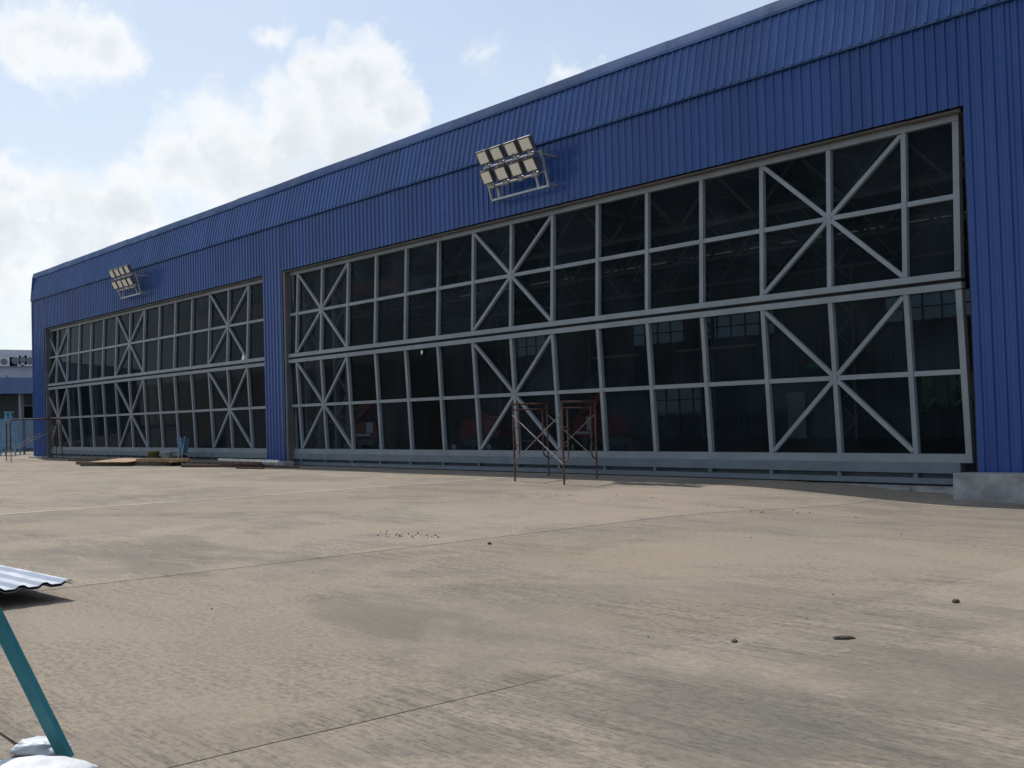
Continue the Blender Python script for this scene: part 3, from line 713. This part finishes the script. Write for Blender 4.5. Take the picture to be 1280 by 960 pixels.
# ------------------------------------------------------------------ near left: sheets, trestle, sacks, stones
A = at_z(88, 727, .17); Bp = at_z(0, 738, .17); C = at_z(0, 708, .17)
e1 = (Bp-A); e1.z = 0; e1.normalize(); e2 = V((-e1.y, e1.x, 0)); 
if e2.dot(C-A) < 0: e2 = -e2
stack = thing('roofing_sheet_stack', A+e1*.5+e2*1.2-V((0, 0, .17)), 'pale silver corrugated roofing sheets stacked low on battens at left', 'metal sheet')
WS, LS = 1.5, 3.2
for k in range(1, 3):
    jx, jy = random.uniform(-.01, .01), random.uniform(-.02, .02); z = .115+k*.026
    if k == 2: jx = jy = 0
    prof = []; npk = 7
    for i in range(npk):
        c = (i+.12)*.21
        prof += [(c-.06, 0), (c-.02, .026), (c+.02, .026), (c+.06, 0)]
    o_ = A+e1*jx+e2*jy
    mb = MB(); n = len(prof)
    top = [o_+e1*x+e2*0+V((0, 0, z-.17+h_)) for x, h_ in prof]+[o_+e1*x+e2*LS+V((0, 0, z-.17+h_)) for x, h_ in prof]
    bot = [v_-V((0, 0, .0025)) for v_ in top]
    mb.add(top, [(i, i+1, n+i+1, n+i) for i in range(n-1)]); mb.add(bot, [(i, n+i, n+i+1, i+1) for i in range(n-1)])
    mb.add([*top[:n], *bot[:n]], [(i, n+i, n+i+1, i+1) for i in range(n-1)])
    mb.build('sheet', 'zinc', stack)
for s in (.75, 1.6, 2.9):
    p = A+e1*.45+e2*s; q = A+e1*1.35+e2*s; p.z = q.z = .07
    MB().bar(p, q, .09, .132, (0, 0, 1)).build('batten', 'plank', stack)
# teal trestle: only its front leg reaches into the picture
gp = at_z(84, 953, 0.0); dpt = fw.dot(gp-V((0, 0, H)))
tp_ = V((0, 0, H))+ray(-70, 640)*(dpt/1.0)
t = thing('steel_trestle', gp, 'teal painted steel trestle leg leaning in at the lower left', 'trestle')
d_ = (tp_-gp).normalized(); side = (fw-d_*fw.dot(d_)).normalized()
MB().bar(gp+V((0, 0, .015)), tp_, .054, .054, side).build('leg', 'teal', t)
base2 = V((tp_.x-(gp.x-tp_.x), tp_.y-(gp.y-tp_.y), .002))
MB().bar(base2, tp_-d_*.02-V((.05, .05, 0)), .068, .068, side).build('leg', 'teal', t)
back = V((fw.x, fw.y, 0)).normalized()*-1.4
MB().bar(tp_+V((0, 0, .036)), tp_+back+V((0, 0, .036)), .07, .07, (0, 0, 1)).build('top_rail', 'teal', t)
MB().bar(gp+back+V((-.5, -.5, .002)), tp_+back, .068, .068, side).build('leg', 'teal', t)
MB().bar(base2+back, tp_+back-V((.05, .05, 0)), .068, .068, side).build('leg', 'teal', t)
def sack(c, sx, sy, sz, ang, mt, label, seed, amp=.12):
    mb = MB(); nu, nv = 44, 24; c = V(c); ca, sa = math.cos(ang), math.sin(ang)
    def sp(v, e): return math.copysign(abs(v)**e, v)
    vs = []
    for j in range(nv+1):
        ph = -math.pi/2+math.pi*j/nv
        for i in range(nu):
            th = 2*math.pi*i/nu
            x = sp(math.cos(ph), .75)*sp(math.cos(th), .7); y = sp(math.cos(ph), .75)*sp(math.sin(th), .7); z = sp(math.sin(ph), .9)
            n1 = mnoise.noise(V((x*1.6+seed, y*1.6, z*1.4)))*amp*1.3 + mnoise.noise(V((x*4+seed, y*4, z*3)))*amp*.6 + abs(mnoise.noise(V((x*8+seed, y*8, z*6))))*amp*.45
            k = 1+n1; px, py, pz = x*sx*k, y*sy*k, max(-sz*.92, z*sz*k)
            vs.append(c+V((px*ca-py*sa, px*sa+py*ca, pz+sz*.92)))
    fs = [(j*nu+i, j*nu+(i+1) % nu, (j+1)*nu+(i+1) % nu, (j+1)*nu+i) for j in range(nv) for i in range(nu)]
    mb.add(vs, fs, True); return tag(mb.build('sack', mt), label, 'sack', 'sacks at the lower left corner')
pA = at_z(16, 996, 0); sack((pA.x, pA.y, .002), .34, .20, .070, YAW+.1, 'sack', 'white woven sack cut off by the lower left corner', 3.1)
pB = at_z(52, 944, 0); sack((pB.x, pB.y, .002), .13, .09, .04, YAW-.2, 'sack2', 'small crumpled grey plastic bag behind the white sack', 2.2, .22)
def stone(px, py, sx, sy, sz, ang, label, seed):
    p = at_z(px, py, 0); z = gz(p.x, p.y); mb = MB(); nu, nv = 14, 8; vs = []
    for j in range(nv+1):
        ph = -math.pi/2+math.pi*j/nv
        for i in range(nu):
            th = 2*math.pi*i/nu; d = V((math.cos(ph)*math.cos(th), math.cos(ph)*math.sin(th), math.sin(ph)))
            k = 1+.35*mnoise.noise(d*1.7+V((seed, 0, 0))); x, y = d.x*sx*k, d.y*sy*k
            vs.append((p.x+x*math.cos(ang)-y*math.sin(ang), p.y+x*math.sin(ang)+y*math.cos(ang), z+max(-.004, sz*.5+d.z*sz*k*.6)))
    mb.add(vs, [(j*nu+i, j*nu+(i+1) % nu, (j+1)*nu+(i+1) % nu, (j+1)*nu+i) for j in range(nv) for i in range(nu)])
    return tag(mb.build('stone', 'stone'), label, 'stone', 'loose dark stones on the apron')
stone(1054, 799, .078, .03, .022, YAW, 'flat dark stone lying alone on the right of the apron', 1)
stone(1195, 754, .03, .025, .03, 1, 'small dark stone far right on the pale apron', 2)
stone(612, 680, .03, .025, .025, 0, 'small dark stone on sand near the middle of the apron', 4)
stone(918, 803, .025, .02, .02, 2, 'tiny dark stone left of the flat dark stone', 5)
rnd = random.Random(5); mb = MB()
for k in range(150):
    if k < 45: x, y, s = -12.7+rnd.gauss(0, .35), 8.85+rnd.gauss(0, .14), rnd.uniform(.008, .022)
    elif k < 75: x, y, s = rnd.uniform(-18, -8.5), rnd.uniform(14.5, 15.6), rnd.uniform(.008, .02)
    else: x, y, s = rnd.uniform(-26, 1), rnd.uniform(2.5, 18), rnd.uniform(.004, .012)
    z = gz(x, y); q = [V((x+rnd.uniform(-s, s)*.3+s*math.cos(a)*rnd.uniform(.6, 1.2), y+s*math.sin(a)*rnd.uniform(.6, 1.2), z)) for a in (0, 1.57, 3.14, 4.71)]
    mb.hexa(q, [p_*.5+V((x, y, z))*.5+V((0, 0, s*rnd.uniform(.6, 1.1))) for p_ in q])
tag(mb.build('pebbles', 'pebble', origin=(-12, 9, 0)), 'scattered pebbles and grit on the concrete apron', 'pebbles', kind='stuff')

# ------------------------------------------------------------------ far left: terminal building, fence, ladder, lamp pole
TX = -92.0
term = thing('terminal_building', (TX, 30, 0), 'low blue and grey terminal building beyond the hangar corner', 'building')
y0, y1 = 4, 62
MB().box((TX-14, y0, 5.7), (TX, y1, 7.95)).build('parapet_wall', 'term', term)
MB().box((TX-14, y0, 4.45), (TX+1.6, y1, 5.69)).build('fascia', 'term_blue', term)
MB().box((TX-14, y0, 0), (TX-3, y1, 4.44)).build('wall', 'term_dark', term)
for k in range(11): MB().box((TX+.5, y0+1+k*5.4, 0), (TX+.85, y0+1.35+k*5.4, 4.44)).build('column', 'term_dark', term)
for k in range(10):
    yw = y0+2.2+k*5.4
    f_ = MB(); f_.bar((TX-2.96, yw, 2.2), (TX-2.96, yw+3, 2.2), .1, .08, (0, 0, 1)); f_.bar((TX-2.96, yw, 3.6), (TX-2.96, yw+3, 3.6), .1, .08, (0, 0, 1))
    for q in (0, 1.5, 3): f_.bar((TX-2.96, yw+q, 2.25), (TX-2.96, yw+q, 3.55), .1, .08, (1, 0, 0))
    wd = f_.build('window', 'term', term); MB().box((TX-2.98, yw+.05, 2.25), (TX-2.95, yw+2.95, 3.55)).build('pane', 'winglass', wd)
def at_x(px, py, x):
    d = ray(px, py); return V((0, 0, H))+d*(x/d.x)
for px, py, wy, wz, lab in ((5, 452, 1.0, .36, 'long pale air conditioner box at the left frame edge on the terminal'), (19, 451, .42, .42, 'round-fan air conditioner on the terminal, left of its two neighbours'),
                            (28.5, 450, .30, .36, 'narrow air conditioner between two round-fan ones on the terminal'), (37.5, 451, .42, .42, 'round-fan air conditioner on the terminal nearest the hangar corner')):
    q = at_x(px, py, TX+.4); t = thing('air_conditioner', (TX, q.y, q.z-wz), lab, 'air conditioner', 'air conditioners on the terminal wall')
    MB().box((TX+.002, q.y-wy, q.z-wz), (TX+.42, q.y+wy, q.z+wz)).build('casing', 'acw', t)
    MB().lathe((TX+.421, q.y, q.z), [(0, .012), (wz*.62, .012), (wz*.72, 0), (wz*.62, 0), (0, 0)], 22, 'X').build('fan_grille', 'acd', t)
# lamp pole
pp = at_z(25.5, 563.5, 0)
t = thing('pole', pp, 'thin grey bent-top pole in front of the dark terminal front', 'pole')
q = V((pp.x, pp.y, 0)); MB().tube([q, q+V((0, 0, 4.5)), q+V((-.1, -.5, 5.0)), q+V((-.1, -.9, 5.9))], .10, 10).build('shaft', 'steel_in', t)
MB().lathe(q, [(0, 0), (.22, 0), (.22, .06), (.12, .1)], 14).build('base_plate', 'steel_in', t)
# fence of blue sheet panels
fx = -77.5; fz = 2.45
fence = thing('sheet_fence', (fx, 23, 0), 'blue-grey sheet metal fence closing the gap left of the hangar', 'fence')
fy = [14.5, 16.6, 18.7, 20.8, 22.9, 25.0, 27.1]
for y in fy: MB().box((fx-.06, y-.05, 0), (fx+.05, y+.05, fz)).build('post', 'fencef', fence)
for i in range(len(fy)-1):
    for z in (.35, fz-.1): MB().box((fx+.005, fy[i]+.052, z-.04), (fx+.045, fy[i+1]-.052, z+.04)).build('rail', 'bluepl' if z > 1 else 'fencef', fence)
    me = sheet_mesh(8, fz-.45, 0, fy[i+1]-fy[i]-.12, (fy[i+1]-fy[i]-.12)/8, 'sheet_panel', .02); me.materials.append(M['fencep'])
    place('sheet_panel', me, (fx-.02, fy[i]+.06, .3), fence, (0, 0, R(90)))
# blue step ladder standing before the fence
lp = at_z(12, 569.5, 0); t = thing('step_ladder', lp, 'tall light blue step ladder standing open by the sheet fence', 'ladder')
hh = 2.75; lv = V((rt.x, rt.y, 0)).normalized(); la = V((fw.x, fw.y, 0)).normalized(); zz = V((0, 0, 1)); g = V((lp.x, lp.y, 0))
for s in (-1, 1):
    mb = MB(); mb.bar(g+lv*s*.48-la*.2, g+lv*s*.12-la*.2+zz*hh, .10, .07); mb.bar(g+lv*s*.48+la*.5, g+lv*s*.12+zz*hh, .10, .07); mb.build('rail', 'bluepl', t)
for k in range(7):
    z = .3+k*.36; hw = .48-.36*z/hh; MB().bar(g-lv*hw-la*.2+zz*z, g+lv*hw-la*.2+zz*z, .09, .05, (0, 0, 1)).build('step', 'bluepl', t)
MB().bar(g-lv*.22-la*.1+zz*(hh+.03), g+lv*.3-la*.1+zz*(hh+.03), .3, .06, (0, 0, 1)).build('top_cap', 'bluepl', t)

# ------------------------------------------------------------------ machines inside the hangar
def boom_lift(c, ang, label, tall):
    c = V(c); t = thing('boom_lift', c, label, 'lift machine', 'red lift machines inside the hangar')
    rot = Matrix.Rotation(ang, 3, 'Z')
    def T(mb): mb.v = [rot @ v+c for v in mb.v]; return mb
    T(MB().box((-1.1, -.62, .42), (1.1, .62, .72))).build('chassis', 'machgrey', t)
    b = MB(); b.hexa([(-1.25, -.7, .76), (.75, -.7, .76), (.75, .7, .76), (-1.25, .7, .76)], [(-1.3, -.66, 1.45), (.5, -.66, 1.55), (.5, .66, 1.55), (-1.3, .66, 1.45)])
    hood = T(b).build('hood', 'red', t)
    T(MB().box((.1, -.712, 1.0), (.42, -.70, 1.5))).build('panel_sticker', 'white', hood)
    T(MB().box((-1.0, -.712, .86), (.3, -.70, .96))).build('panel_sticker', 'white', hood)
    for sx in (-.85, .85):
        for sy in (-.78, .78):
            w_ = T(MB().lathe((sx, sy, .38), [(.12, -.12), (.36, -.13), (.38, -.08), (.38, .08), (.36, .13), (.12, .12)], 20, 'Y')).build('wheel', 'rubber', t)
            T(MB().lathe((sx, sy, .38), [(0, -.10), (.2, -.11), (.2, .11), (0, .10)], 14, 'Y')).build('rim', 'white', w_)
    T(MB().bar((-.9, 0, 1.5), (.2, 0, tall), .24, .26)).build('riser', 'red', t)
    T(MB().bar((.15, 0, tall), (-2.1, 0, tall*.62), .2, .22)).build('boom', 'red', t)
    k = MB(); z0 = tall*.62-.5
    k.box((-2.7, -.5, z0), (-2.0, .5, z0+.06))
    for xx, yy in ((-2.7, -.5), (-2.0, -.5), (-2.7, .5), (-2.0, .5)): k.bar((xx, yy, z0+.05), (xx, yy, z0+1.1), .04)
    for yy in (-.5, .5): k.bar((-2.7, yy, z0+1.08), (-2.0, yy, z0+1.08), .04); k.bar((-2.7, yy, z0+.6), (-2.0, yy, z0+.6), .03)
    for xx in (-2.7, -2.0): k.bar((xx, -.5, z0+1.08), (xx, .5, z0+1.08), .04)
    T(k).build('basket', 'machgrey', t)
boom_lift((-45.8, 29.6, 0), R(35), 'red lift machine seen through the left end of the big door', 2.5)
boom_lift((-36.6, 29.2, 0), R(200), 'low red lift machine seen left of the scaffold in the middle panes', 1.7)
boom_lift((-29.6, 29.4, 0), R(-20), 'red lift machine seen behind the right half of the scaffold', 2.4)
ex = MB(); ex.box((-34.8, YB-.16, 3.66), (-34.1, YB-.06, 3.92)); t = tag(ex.build('exit_sign', 'green'), 'small green lit exit sign above the white back door', 'sign')
